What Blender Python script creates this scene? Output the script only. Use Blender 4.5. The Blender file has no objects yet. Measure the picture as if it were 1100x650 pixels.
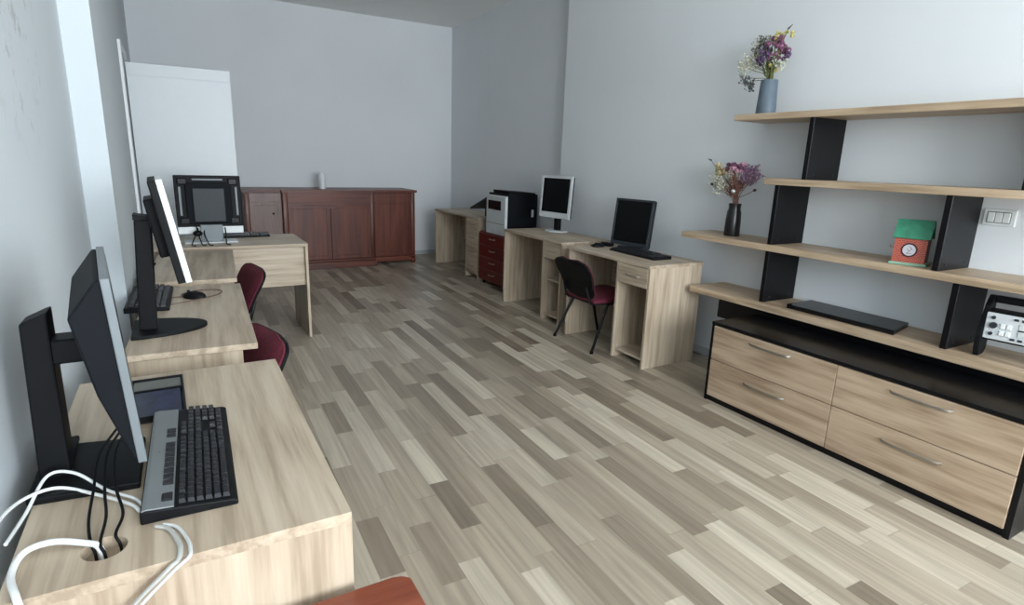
import bpy, bmesh, math, random
from mathutils import Vector, Matrix
random.seed(7)
sc = bpy.context.scene
col = sc.collection
R = math.radians

# ------------------------------------------------------------------ materials
def new_mat(name):
    m = bpy.data.materials.new(name); m.use_nodes = True
    nt = m.node_tree
    b = nt.nodes['Principled BSDF']
    return m, nt, b

def nd(nt, t, **kw):
    n = nt.nodes.new(t)
    for k, v in kw.items():
        setattr(n, k, v)
    return n

def pm(name, c, rough=.5, metal=0., var=.06, scale=12., bump=0., spec=.5, emit=None, coat=0.):
    """plain procedural surface: colour broken up by noise, optional fine bump"""
    m, nt, b = new_mat(name)
    tc = nd(nt, 'ShaderNodeTexCoord')
    n = nd(nt, 'ShaderNodeTexNoise'); n.inputs['Scale'].default_value = scale; n.inputs['Detail'].default_value = 4
    nt.links.new(tc.outputs['Object'], n.inputs['Vector'])
    r = nd(nt, 'ShaderNodeValToRGB')
    r.color_ramp.elements[0].position = .3; r.color_ramp.elements[1].position = .7
    r.color_ramp.elements[0].color = [max(0, x*(1-var)) for x in c] + [1]
    r.color_ramp.elements[1].color = [min(1, x*(1+var)) for x in c] + [1]
    nt.links.new(n.outputs['Fac'], r.inputs['Fac'])
    nt.links.new(r.outputs['Color'], b.inputs['Base Color'])
    b.inputs['Roughness'].default_value = rough
    b.inputs['Metallic'].default_value = metal
    b.inputs['Specular IOR Level'].default_value = spec
    b.inputs['Coat Weight'].default_value = coat
    if bump:
        n2 = nd(nt, 'ShaderNodeTexNoise'); n2.inputs['Scale'].default_value = scale*12
        nt.links.new(tc.outputs['Object'], n2.inputs['Vector'])
        bp = nd(nt, 'ShaderNodeBump'); bp.inputs['Strength'].default_value = bump; bp.inputs['Distance'].default_value = .002
        nt.links.new(n2.outputs['Fac'], bp.inputs['Height']); nt.links.new(bp.outputs['Normal'], b.inputs['Normal'])
    return m

def wood(name, axis, dark, mid, light, rough=.45, cross=38., along=1.6, contour=26., coat=0.):
    """grain runs along axis (0,1,2) in object space"""
    m, nt, b = new_mat(name)
    tc = nd(nt, 'ShaderNodeTexCoord'); oi = nd(nt, 'ShaderNodeObjectInfo')
    mul = nd(nt, 'ShaderNodeMath', operation='MULTIPLY'); mul.inputs[1].default_value = 17.
    nt.links.new(oi.outputs['Random'], mul.inputs[0])
    add = nd(nt, 'ShaderNodeVectorMath', operation='ADD')
    nt.links.new(tc.outputs['Object'], add.inputs[0]); nt.links.new(mul.outputs[0], add.inputs[1])
    def noise(sc_c, sc_a, detail, dist):
        mp = nd(nt, 'ShaderNodeMapping')
        s = [sc_c]*3; s[axis] = sc_a
        mp.inputs['Scale'].default_value = s
        nt.links.new(add.outputs[0], mp.inputs['Vector'])
        n = nd(nt, 'ShaderNodeTexNoise'); n.inputs['Scale'].default_value = 1.; n.inputs['Detail'].default_value = detail
        n.inputs['Distortion'].default_value = dist
        nt.links.new(mp.outputs[0], n.inputs['Vector'])
        return n.outputs['Fac']
    n1 = noise(cross, along, 5, .2)
    n2 = noise(cross*.14, along*.55, 2, .1)
    n3 = noise(cross*3.5, along*5, 3, 0.)
    k = nd(nt, 'ShaderNodeMath', operation='MULTIPLY'); k.inputs[1].default_value = contour
    nt.links.new(n2, k.inputs[0])
    s = nd(nt, 'ShaderNodeMath', operation='SINE'); nt.links.new(k.outputs[0], s.inputs[0])
    a1 = nd(nt, 'ShaderNodeMath', operation='MULTIPLY_ADD'); a1.inputs[1].default_value = .10
    nt.links.new(s.outputs[0], a1.inputs[0]); nt.links.new(n1, a1.inputs[2])
    a2 = nd(nt, 'ShaderNodeMath', operation='MULTIPLY_ADD'); a2.inputs[1].default_value = .35
    nt.links.new(n3, a2.inputs[0]); nt.links.new(a1.outputs[0], a2.inputs[2])
    a3 = nd(nt, 'ShaderNodeMath', operation='SUBTRACT'); a3.inputs[1].default_value = .175
    nt.links.new(a2.outputs[0], a3.inputs[0])
    r = nd(nt, 'ShaderNodeValToRGB')
    e = r.color_ramp.elements
    e[0].position = .3; e[0].color = (*dark, 1); e[1].position = .7; e[1].color = (*light, 1)
    em = e.new(.48); em.color = (*mid, 1)
    nt.links.new(a3.outputs[0], r.inputs['Fac'])
    nt.links.new(r.outputs['Color'], b.inputs['Base Color'])
    b.inputs['Roughness'].default_value = rough
    b.inputs['Coat Weight'].default_value = coat
    bp = nd(nt, 'ShaderNodeBump'); bp.inputs['Strength'].default_value = .12; bp.inputs['Distance'].default_value = .001
    nt.links.new(a3.outputs[0], bp.inputs['Height']); nt.links.new(bp.outputs['Normal'], b.inputs['Normal'])
    return m

OAKC = ((.345, .268, .19), (.455, .365, .268), (.545, .455, .345))
OAK = [wood('oak_grain_%s' % 'xyz'[a], a, *OAKC) for a in range(3)]
SHC = ((.33, .235, .15), (.46, .34, .225), (.57, .435, .30))
SHELF = wood('shelf_oak', 1, *SHC)
DRW = wood('drawer_oak', 1, (.31, .215, .14), (.43, .315, .215), (.52, .395, .28))
MAHO = [wood('mahogany_%s' % 'xyz'[a], a, (.062, .010, .004), (.105, .020, .007), (.155, .033, .013), rough=.42, contour=14, coat=.05) for a in range(3)]
MAHOSHEEN = wood('mahogany_sheen', 2, (.12, .065, .05), (.155, .085, .066), (.19, .11, .085), rough=.35, contour=14)  # same mahogany, lightened to paint in the sheen on the left-hand door
BROWNTOP = wood('red_brown_top', 0, (.16, .035, .016), (.21, .052, .024), (.27, .075, .036), rough=.35, contour=10)
REDPED = pm('pedestal_red', (.12, .008, .006), .35, var=.15)
BLACK = pm('black_lacquer', (.004, .004, .005), .35, spec=.22)
BLACKTOP = pm('black_top', (.005, .005, .006), .25, spec=.2)
PLAS = pm('black_plastic', (.005, .0055, .0065), .5, bump=.1, spec=.14)
PLASBLUE = pm('dark_plastic', (.006, .0075, .010), .6, bump=.1, spec=.1)
CHARC = pm('charcoal_plastic', (.024, .029, .036), .45, spec=.3)
SCREEN = pm('dark_screen', (.003, .0035, .004), .2, spec=.2)
SILVER = pm('silver_plastic', (.56, .59, .60), .4)
SILVERD = pm('grey_silver', (.15, .172, .185), .42, metal=.2)
GREYKB = pm('keyboard_grey', (.17, .185, .19), .42, metal=.1)
WHITEPL = pm('white_plastic', (.75, .78, .78), .4)
KEY = pm('key_black', (.012, .013, .016), .4, spec=.35)
WHITE = pm('white_paint', (.76, .79, .80), .45, var=.02)
CHROME = pm('brushed_steel', (.36, .33, .29), .3, metal=.9)
CABLEW = pm('white_cable_skin', (.72, .74, .73), .45)
CABLEG = pm('grey_cable_skin', (.42, .42, .39), .5)
BURG = pm('burgundy_fabric', (.115, .012, .026), .9, var=.25, scale=60, bump=.5)
VBLUE = pm('blue_grey_glaze', (.10, .135, .17), .5, var=.12)
VBLACK = pm('black_glaze', (.008, .008, .009), .3)
GREENT = pm('green_tin', (.035, .22, .13), .45, var=.2, scale=30)
PALEGREEN = pm('pale_green_tin', (.25, .42, .30), .45)
STEM = pm('stem_green', (.14, .15, .05), .8, var=.3)
STEMB = pm('stem_brown', (.20, .10, .07), .8, var=.3)
DARKHOLE = pm('dark_interior', (.02, .02, .02), .9)

def plaster(name, c, marks=False):
    m, nt, b = new_mat(name)
    tc = nd(nt, 'ShaderNodeTexCoord')
    n = nd(nt, 'ShaderNodeTexNoise'); n.inputs['Scale'].default_value = 1.3; n.inputs['Detail'].default_value = 6
    nt.links.new(tc.outputs['Object'], n.inputs['Vector'])
    r = nd(nt, 'ShaderNodeValToRGB')
    r.color_ramp.elements[0].position = .25; r.color_ramp.elements[1].position = .75
    r.color_ramp.elements[0].color = [x*.965 for x in c] + [1]; r.color_ramp.elements[1].color = [min(1, x*1.02) for x in c] + [1]
    nt.links.new(n.outputs['Fac'], r.inputs['Fac'])
    out = r.outputs['Color']
    n2 = nd(nt, 'ShaderNodeTexNoise'); n2.inputs['Scale'].default_value = 90.; n2.inputs['Detail'].default_value = 3
    nt.links.new(tc.outputs['Object'], n2.inputs['Vector'])
    bp = nd(nt, 'ShaderNodeBump'); bp.inputs['Strength'].default_value = .12; bp.inputs['Distance'].default_value = .003
    nt.links.new(n2.outputs['Fac'], bp.inputs['Height'])
    if marks:   # scuffed, flaking patch of paint on the near part of the wall
        mp = nd(nt, 'ShaderNodeMapping'); mp.inputs['Scale'].default_value = (1, 13., 9.)
        nt.links.new(tc.outputs['Object'], mp.inputs['Vector'])
        n3 = nd(nt, 'ShaderNodeTexNoise'); n3.inputs['Scale'].default_value = 1.6; n3.inputs['Detail'].default_value = 8; n3.inputs['Roughness'].default_value = .7
        nt.links.new(mp.outputs[0], n3.inputs['Vector'])
        th = nd(nt, 'ShaderNodeMapRange'); th.inputs['From Min'].default_value = .55; th.inputs['From Max'].default_value = .66
        nt.links.new(n3.outputs['Fac'], th.inputs['Value'])
        di = nd(nt, 'ShaderNodeVectorMath', operation='DISTANCE'); di.inputs[1].default_value = (-.335, 2.1, 1.78)
        nt.links.new(tc.outputs['Object'], di.inputs[0])
        fa = nd(nt, 'ShaderNodeMapRange'); fa.inputs['From Min'].default_value = .22; fa.inputs['From Max'].default_value = .42
        fa.inputs['To Min'].default_value = 1.; fa.inputs['To Max'].default_value = 0.
        nt.links.new(di.outputs['Value'], fa.inputs['Value'])
        mu = nd(nt, 'ShaderNodeMath', operation='MULTIPLY'); nt.links.new(th.outputs[0], mu.inputs[0]); nt.links.new(fa.outputs[0], mu.inputs[1])
        mx = nd(nt, 'ShaderNodeMix', data_type='RGBA'); nt.links.new(mu.outputs[0], mx.inputs['Factor'])
        nt.links.new(out, mx.inputs['A']); mx.inputs['B'].default_value = (.42, .43, .43, 1)
        out = mx.outputs['Result']
    nt.links.new(out, b.inputs['Base Color']); nt.links.new(bp.outputs['Normal'], b.inputs['Normal'])
    b.inputs['Roughness'].default_value = .8
    return m
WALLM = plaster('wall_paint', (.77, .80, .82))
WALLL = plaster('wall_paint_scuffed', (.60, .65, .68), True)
CEILM = plaster('ceiling_paint', (.90, .90, .89))

def floor_mat():
    """strip laminate: staggered strips along Y, each strip its own tone, fine grain"""
    m, nt, b = new_mat('strip_laminate')
    L = nt.links.new
    def M(op, a=None, bb=None, c=None):
        n = nd(nt, 'ShaderNodeMath', operation=op)
        for i, v in enumerate((a, bb, c)):
            if v is None: continue
            if isinstance(v, (int, float)): n.inputs[i].default_value = v
            else: L(v, n.inputs[i])
        return n.outputs[0]
    tc = nd(nt, 'ShaderNodeTexCoord'); sx = nd(nt, 'ShaderNodeSeparateXYZ')
    rot = nd(nt, 'ShaderNodeMapping'); rot.inputs['Rotation'].default_value = (0, 0, R(1.5))
    L(tc.outputs['Object'], rot.inputs['Vector']); L(rot.outputs[0], sx.inputs[0])
    u = M('MULTIPLY', sx.outputs['X'], 1/.09)
    ci = M('FLOOR', u)
    wn = nd(nt, 'ShaderNodeTexWhiteNoise', noise_dimensions='1D'); L(ci, wn.inputs['W'])
    off = M('MULTIPLY', wn.outputs['Value'], 7.3)
    v0 = M('MULTIPLY_ADD', sx.outputs['Y'], 1/.52, off)
    # uneven strip lengths
    wob = M('MULTIPLY', M('SINE', M('MULTIPLY', v0, 2.4)), .26)
    v = M('ADD', v0, wob)
    ri = M('FLOOR', v)
    cx = nd(nt, 'ShaderNodeCombineXYZ'); L(ci, cx.inputs[0]); L(ri, cx.inputs[1])
    w2 = nd(nt, 'ShaderNodeTexWhiteNoise', noise_dimensions='2D'); L(cx.outputs[0], w2.inputs['Vector'])
    ramp = nd(nt, 'ShaderNodeValToRGB'); e = ramp.color_ramp.elements
    ramp.color_ramp.interpolation = 'LINEAR'
    e[0].position = 0; e[0].color = (.195, .157, .115, 1)
    e[1].position = 1; e[1].color = (.56, .495, .39, 1)
    for p, c in ((.14, (.262, .215, .16)), (.36, (.345, .288, .217)), (.62, (.415, .352, .27)), (.86, (.49, .428, .335))):
        x = e.new(p); x.color = (*c, 1)
    L(w2.outputs['Value'], ramp.inputs['Fac'])
    # grain
    sh = nd(nt, 'ShaderNodeVectorMath', operation='MULTIPLY_ADD')
    L(w2.outputs['Color'], sh.inputs[0]); sh.inputs[1].default_value = (9, 9, 9); L(rot.outputs[0], sh.inputs[2])
    def noise(s, d, dist=0.):
        mp = nd(nt, 'ShaderNodeMapping'); mp.inputs['Scale'].default_value = s; L(sh.outputs[0], mp.inputs['Vector'])
        n = nd(nt, 'ShaderNodeTexNoise'); n.inputs['Scale'].default_value = 1; n.inputs['Detail'].default_value = d; n.inputs['Distortion'].default_value = dist
        L(mp.outputs[0], n.inputs['Vector']); return n.outputs['Fac']
    g1 = noise((48, 1.6, 1), 5, .3); g2 = noise((14, .8, 1), 2); 
    con = M('SINE', M('MULTIPLY', g2, 34.))
    g = M('ADD', M('MULTIPLY_ADD', con, .09, g1), 0.)
    gm = nd(nt, 'ShaderNodeMapRange'); L(g, gm.inputs['Value']); gm.inputs['From Min'].default_value = .25; gm.inputs['From Max'].default_value = .75
    gm.inputs['To Min'].default_value = .80; gm.inputs['To Max'].default_value = 1.14
    mx = nd(nt, 'ShaderNodeMix', data_type='RGBA', blend_type='MULTIPLY'); mx.inputs['Factor'].default_value = 1.
    L(ramp.outputs['Color'], mx.inputs['A']); L(gm.outputs[0], mx.inputs['B'])
    # joints
    fu = M('FRACT', u); du = M('MINIMUM', fu, M('SUBTRACT', 1., fu))
    fv = M('FRACT', v); dv = M('MINIMUM', fv, M('SUBTRACT', 1., fv))
    ju = M('LESS_THAN', du, .012); jv = M('LESS_THAN', dv, .003)
    j = M('MULTIPLY', M('MAXIMUM', ju, jv), .28)
    mj = nd(nt, 'ShaderNodeMix', data_type='RGBA'); L(j, mj.inputs['Factor']); L(mx.outputs['Result'], mj.inputs['A']); mj.inputs['B'].default_value = (.12, .10, .08, 1)
    L(mj.outputs['Result'], b.inputs['Base Color'])
    b.inputs['Roughness'].default_value = .36
    b.inputs['Specular IOR Level'].default_value = .45
    bp = nd(nt, 'ShaderNodeBump'); bp.inputs['Strength'].default_value = .06; bp.inputs['Distance'].default_value = .001
    L(g1, bp.inputs['Height']); L(bp.outputs['Normal'], b.inputs['Normal'])
    return m
FLOORM = floor_mat()

def brick_mat():
    m, nt, b = new_mat('printed_brick')
    tc = nd(nt, 'ShaderNodeTexCoord'); mp = nd(nt, 'ShaderNodeMapping'); mp.inputs['Rotation'].default_value = (R(90), 0, R(90))
    nt.links.new(tc.outputs['Object'], mp.inputs['Vector'])
    sx = nd(nt, 'ShaderNodeSeparateXYZ'); cx = nd(nt, 'ShaderNodeCombineXYZ')
    nt.links.new(tc.outputs['Object'], sx.inputs[0]); nt.links.new(sx.outputs['Y'], cx.inputs[0]); nt.links.new(sx.outputs['Z'], cx.inputs[1])
    t = nd(nt, 'ShaderNodeTexBrick'); nt.links.new(cx.outputs[0], t.inputs['Vector'])
    t.inputs['Scale'].default_value = 30; t.inputs['Color1'].default_value = (.42, .05, .03, 1); t.inputs['Color2'].default_value = (.30, .03, .03, 1)
    t.inputs['Mortar'].default_value = (.45, .2, .13, 1); t.inputs['Mortar Size'].default_value = .03
    nt.links.new(t.outputs['Color'], b.inputs['Base Color']); b.inputs['Roughness'].default_value = .4
    return m
BRICK = brick_mat()

# ------------------------------------------------------------------ mesh builder
def wloc(o):
    v = Vector((0, 0, 0))
    while o is not None:
        v += o.location; o = o.parent
    return v

class MB:
    """collects shapes, links them as one mesh object"""
    def __init__(s): s.bm = bmesh.new()
    def _join(s, t, M=None):
        if M is not None: bmesh.ops.transform(t, matrix=M, verts=t.verts)
        me = bpy.data.meshes.new('tmp'); t.to_mesh(me); t.free(); s.bm.from_mesh(me); bpy.data.meshes.remove(me)
        return s
    def box(s, x0, x1, y0, y1, z0, z1, bev=.002, M=None, seg=1):
        t = bmesh.new(); bmesh.ops.create_cube(t, size=1)
        d = (x1-x0, y1-y0, z1-z0)
        for v in t.verts: v.co = Vector(((v.co.x+.5)*d[0]+x0, (v.co.y+.5)*d[1]+y0, (v.co.z+.5)*d[2]+z0))
        bev = min(bev, .3*min(abs(a) for a in d))
        if bev > 1e-5: bmesh.ops.bevel(t, geom=t.edges[:], offset=bev, segments=seg, affect='EDGES', profile=.5)
        return s._join(t, M)
    def prism(s, pts, a0, a1, axis=2, M=None, bev=0., seg=2):
        """polygon pts in the two other axes (in x,y,z order), extruded a0..a1 along axis"""
        t = bmesh.new()
        def P(p, a):
            q = list(p); q.insert(axis, a); return q
        A = [t.verts.new(P(p, a0)) for p in pts]; B = [t.verts.new(P(p, a1)) for p in pts]
        t.faces.new(A); t.faces.new(B[::-1]); n = len(pts)
        for i in range(n): t.faces.new((A[i], B[i], B[(i+1) % n], A[(i+1) % n]))
        bmesh.ops.recalc_face_normals(t, faces=t.faces[:])
        if bev: bmesh.ops.bevel(t, geom=t.edges[:], offset=bev, segments=seg, affect='EDGES', profile=.5)
        return s._join(t, M)
    def holed(s, outer, hole, z0, z1):
        t = bmesh.new()
        def ring(p, z): 
            vs = [t.verts.new((x, y, z)) for x, y in p]
            return vs, [t.edges.new((vs[i], vs[(i+1) % len(vs)])) for i in range(len(vs))]
        rs = []
        for z in (z0, z1):
            o, eo = ring(outer, z); h, eh = ring(hole, z); rs.append((o, h))
            bmesh.ops.triangle_fill(t, edges=eo+eh, use_beauty=True)
        for k in (0, 1):
            a, b = rs[0][k], rs[1][k]
            for i in range(len(a)): t.faces.new((a[i], a[(i+1) % len(a)], b[(i+1) % len(a)], b[i]))
        bmesh.ops.recalc_face_normals(t, faces=t.faces[:])
        return s._join(t)
    def cyl(s, p0, p1, r0, r1=None, n=20):
        r1 = r0 if r1 is None else r1
        p0, p1 = Vector(p0), Vector(p1); d = p1-p0
        t = bmesh.new(); bmesh.ops.create_cone(t, cap_ends=True, segments=n, radius1=r0, radius2=r1, depth=d.length)
        M = Matrix.Translation((p0+p1)/2) @ d.to_track_quat('Z', 'Y').to_matrix().to_4x4()
        return s._join(t, M)
    def sph(s, c, r, sub=2, sc=(1, 1, 1), M=None):
        t = bmesh.new(); bmesh.ops.create_icosphere(t, subdivisions=sub, radius=r)
        for v in t.verts: v.co = Vector((v.co.x*sc[0], v.co.y*sc[1], v.co.z*sc[2])) + (Vector(c) if M is None else Vector())
        return s._join(t, None if M is None else Matrix.Translation(c) @ M)
    def lathe(s, prof, c=(0, 0, 0), n=32):
        t = bmesh.new(); rings = []
        for r, z in prof:
            rings.append([t.verts.new((c[0]+max(r, 1e-4)*math.cos(2*math.pi*k/n), c[1]+max(r, 1e-4)*math.sin(2*math.pi*k/n), c[2]+z)) for k in range(n)])
        for a, b in zip(rings, rings[1:]):
            for k in range(n): t.faces.new((a[k], a[(k+1) % n], b[(k+1) % n], b[k]))
        t.faces.new(rings[0][::-1]); t.faces.new(rings[-1])
        bmesh.ops.recalc_face_normals(t, faces=t.faces[:])
        return s._join(t)
    def tube(s, pts, r, n=8, sub=6, flat=None):
        """round tube through points (Catmull-Rom)"""
        P = [Vector(p) for p in pts]
        if sub > 1 and len(P) > 2:
            Q = [P[0]*2-P[1]] + P + [P[-1]*2-P[-2]]; out = []
            for i in range(1, len(Q)-2):
                for k in range(sub):
                    t = k/sub; a, b, c, d = Q[i-1], Q[i], Q[i+1], Q[i+2]
                    out.append(.5*((2*b)+(c-a)*t+(2*a-5*b+4*c-d)*t*t+(3*b-a-3*c+d)*t**3))
            P = out+[P[-1]]
        t = bmesh.new(); rings = []; up = Vector((0, 0, 1))
        for i, p in enumerate(P):
            d = (P[min(i+1, len(P)-1)]-P[max(i-1, 0)]).normalized()
            sd = d.cross(up)
            if sd.length < .05: sd = d.cross(Vector((1, 0, 0)))
            sd.normalize(); u2 = sd.cross(d).normalized()
            fx = 1 if flat is None else flat
            rr = r[i*(len(r)-1)//max(1, len(P)-1)] if isinstance(r, (list, tuple)) else r
            rings.append([t.verts.new(p + sd*rr*fx*math.cos(2*math.pi*k/n) + u2*rr*math.sin(2*math.pi*k/n)) for k in range(n)])
        for a, b in zip(rings, rings[1:]):
            for k in range(n): t.faces.new((a[k], a[(k+1) % n], b[(k+1) % n], b[k]))
        t.faces.new(rings[0][::-1]); t.faces.new(rings[-1])
        bmesh.ops.recalc_face_normals(t, faces=t.faces[:])
        return s._join(t)
    def build(s, name, mat, parent=None, world=False, smooth=False, M=None):
        if world and parent is not None: bmesh.ops.translate(s.bm, verts=s.bm.verts[:], vec=-wloc(parent))
        if M is not None: bmesh.ops.transform(s.bm, matrix=M, verts=s.bm.verts)
        me = bpy.data.meshes.new(name); s.bm.to_mesh(me); s.bm.free()
        if smooth:
            for p in me.polygons: p.use_smooth = True
            me.set_sharp_from_angle(angle=R(38))
        me.materials.append(mat)
        o = bpy.data.objects.new(name, me); col.objects.link(o); o.parent = parent
        return o

def thing(name, label, cat, loc=(0, 0, 0), rz=0., group=None):
    o = bpy.data.objects.new(name, None); col.objects.link(o); o.empty_display_size = .1
    o.location = loc; o.rotation_euler = (0, 0, rz); o['label'] = label; o['category'] = cat
    if group: o['group'] = group
    return o
def tag(o, label, cat, group=None):
    o['label'] = label; o['category'] = cat
    if group: o['group'] = group
    return o
def struct(o): o['kind'] = 'structure'; return o
def lift(o):
    """move a single-mesh thing's origin to its base"""
    c = [Vector(v.co) for v in o.data.vertices]
    b = Vector(((min(p.x for p in c)+max(p.x for p in c))/2, (min(p.y for p in c)+max(p.y for p in c))/2, min(p.z for p in c)))
    for v in o.data.vertices: v.co -= b
    o.location = b
    return o
def copy_tree(o, parent=None):
    c = o.copy(); col.objects.link(c)
    if parent is not None: c.parent = parent
    for ch in list(o.children): copy_tree(ch, c)
    return c
def rrect(x0, x1, y0, y1, r, n=6, corners=(1, 1, 1, 1)):
    """rounded rectangle outline, ccw from lower right; corners: (x1y0, x1y1, x0y1, x0y0)"""
    out = []
    for (cx, cy, a0, use, px, py) in ((x1-r, y0+r, -90, corners[0], x1, y0), (x1-r, y1-r, 0, corners[1], x1, y1), (x0+r, y1-r, 90, corners[2], x0, y1), (x0+r, y0+r, 180, corners[3], x0, y0)):
        if use:
            for k in range(n+1): a = R(a0+90*k/n); out.append((cx+r*math.cos(a), cy+r*math.sin(a)))
        else: out.append((px, py))
    return out

# ------------------------------------------------------------------ room
CEIL = 3.22; YB = 8.17; YF = -3.3; XN = -.335; XR = 3.46
struct(MB().box(-.9, 4.1, YF-.3, YB+.3, -.1, 0, 0).build('floor', FLOORM))
struct(MB().box(-.9, 4.1, YF-.3, YB+.3, CEIL, CEIL+.1, 0).build('ceiling', CEILM))
struct(MB().box(-.9, 4.1, YB, YB+.2, 0, CEIL, 0).build('wall_back', WALLM))
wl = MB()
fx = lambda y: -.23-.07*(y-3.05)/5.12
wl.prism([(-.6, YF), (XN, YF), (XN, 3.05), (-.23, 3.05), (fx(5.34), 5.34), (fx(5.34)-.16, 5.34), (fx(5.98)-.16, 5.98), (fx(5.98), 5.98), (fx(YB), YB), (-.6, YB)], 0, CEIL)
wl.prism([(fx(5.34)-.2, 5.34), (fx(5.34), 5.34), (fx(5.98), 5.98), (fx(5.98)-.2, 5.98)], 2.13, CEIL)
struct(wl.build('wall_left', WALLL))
wr = MB(); wr.prism([(XR, YF), (3.9, YF), (3.9, YB), (3.63, YB), (3.575, 5.03), (XR, 5.03)], 0, CEIL)
struct(wr.build('wall_right', WALLM))
wf = MB(); wf.box(-.6, 3.9, YF-.2, YF, 0, .85, 0); wf.box(-.6, 3.9, YF-.2, YF, 2.85, CEIL, 0)
for x0, x1 in ((-.6, -.1), (1.55, 1.75), (3.3, 3.9)): wf.box(x0, x1, YF-.2, YF, .85, 2.85, 0)
struct(wf.build('wall_front', WALLM))
for i, (x0, x1) in enumerate(((-.1, 1.55), (1.75, 3.3))):
    w = thing('window_%d' % (i+1), '', '', (x0, YF-.1, .85)); del w['label']; del w['category']; struct(w)
    f = MB(); f.box(0, .06, -.03, .03, 0, 2); f.box(x1-x0-.06, x1-x0, -.03, .03, 0, 2); f.box(.06, x1-x0-.06, -.03, .03, 0, .06); f.box(.06, x1-x0-.06, -.03, .03, 1.94, 2)
    f.box((x1-x0)/2-.03, (x1-x0)/2+.03, -.03, .03, .06, 1.94)
    f.build('window_frame', WHITE, w)
BASEM = pm('baseboard_grey', (.50, .53, .55), .5)
struct(MB().box(XR-.012, XR, YF, 5.03, 0, .06).build('baseboard_right', BASEM))
struct(MB().box(-.27, 3.63, YB-.012, YB, 0, .06).build('baseboard_back', BASEM))

d = thing('door_1', '', '', (-.262, 5.96, 0)); del d['label']; del d['category']; struct(d)
DOORM = pm('door_white', (.70, .745, .77), .4, var=.01)
lf = MB(); lf.box(0.005, .775, 0, .04, .01, 2.1, .002)
lf.box(.005, .775, -.004, .0, 2.005, 2.1, .001); lf.box(.005, .775, -.004, .0, .01, 1.995, .001)
leaf = lf.build('door_leaf', DOORM, d)
h = MB(); h.cyl((.72, -.004, 1.02), (.72, -.05, 1.02), .011); h.cyl((.725, -.045, 1.02), (.61, -.045, 1.02), .009); h.cyl((.72, -.004, 1.02), (.72, -.01, 1.02), .024)
h.build('handle', CHROME, leaf, smooth=True)
fr = MB(); fr.box(.0, .02, -.70, -.62, 0, 2.17, .002); fr.box(.0, .02, -.62, .0, 2.11, 2.17, .002)
fr.build('door_frame', WHITE, d)

# ------------------------------------------------------------------ desks along the left wall
def simple_desk(label, loc, rz, W, D, apron=True, near_in=0., right_in=.0, grommet=None, far_in=0.):
    """local: x 0..D (x = D is the sitter's edge), y 0..W; top at .75"""
    t = thing('writing_desk', label, 'desk', loc, rz, 'oak desks along the left wall')
    b = MB()
    if grommet:
        hole = [(grommet[0]+.034*math.cos(2*math.pi*k/24), grommet[1]+.034*math.sin(2*math.pi*k/24)) for k in range(24)]
        b.holed([(0, 0), (D, 0), (D, W), (0, W)], hole, .728, .75)
    else: b.box(0, D, 0, W, .728, .75, .0015)
    b.build('desktop', OAK[1], t)
    for y in (near_in, W-.02-far_in):
        MB().box(.01, D-right_in, y, y+.02, 0, .728, .001).build('side_panel', OAK[2], t)
    MB().box(.06, .078, near_in+.02, W-.02-far_in, .34, .728, .001).build('back_panel', OAK[1], t)
    return t
# nearest, with the cable hole
simple_desk('light oak desk nearest the camera with round cable hole in its top', (-.29, 1.0, 0), 0, .97, .53, grommet=(.129, .086))
simple_desk('light oak desk carrying the round-footed black and white monitor', (-.20, 2.19, 0), R(-2.2), 1.09, .41, near_in=.008, right_in=.05)
simple_desk('bare light oak desk tucked in front of the desk that stands crossways', (-.19, 3.43, 0), R(-3.6), 1.05, .44, right_in=.05)
# crossways desk
t = thing('writing_desk', 'light oak desk standing crossways to the left wall under the silver-stand monitor', 'desk', (-.2, 4.6, 0), 0, 'oak desks along the left wall')
MB().box(0, 1.05, 0, .62, .728, .75, .0015).build('desktop', OAK[0], t)
MB().box(1.028, 1.048, 0.0, .61, 0, .728, .001).build('side_panel', OAK[2], t)
MB().box(.002, .022, 0.0, .61, 0, .728, .001).build('side_panel', OAK[2], t)
mp_ = MB().box(.022, 1.028, .04, .058, .42, .728, .001).build('front_panel', OAK[0], t)
k = MB(); k.cyl((.545, .04, .60), (.545, .034, .60), .011); k.build('lock', CHROME, mp_)

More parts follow.
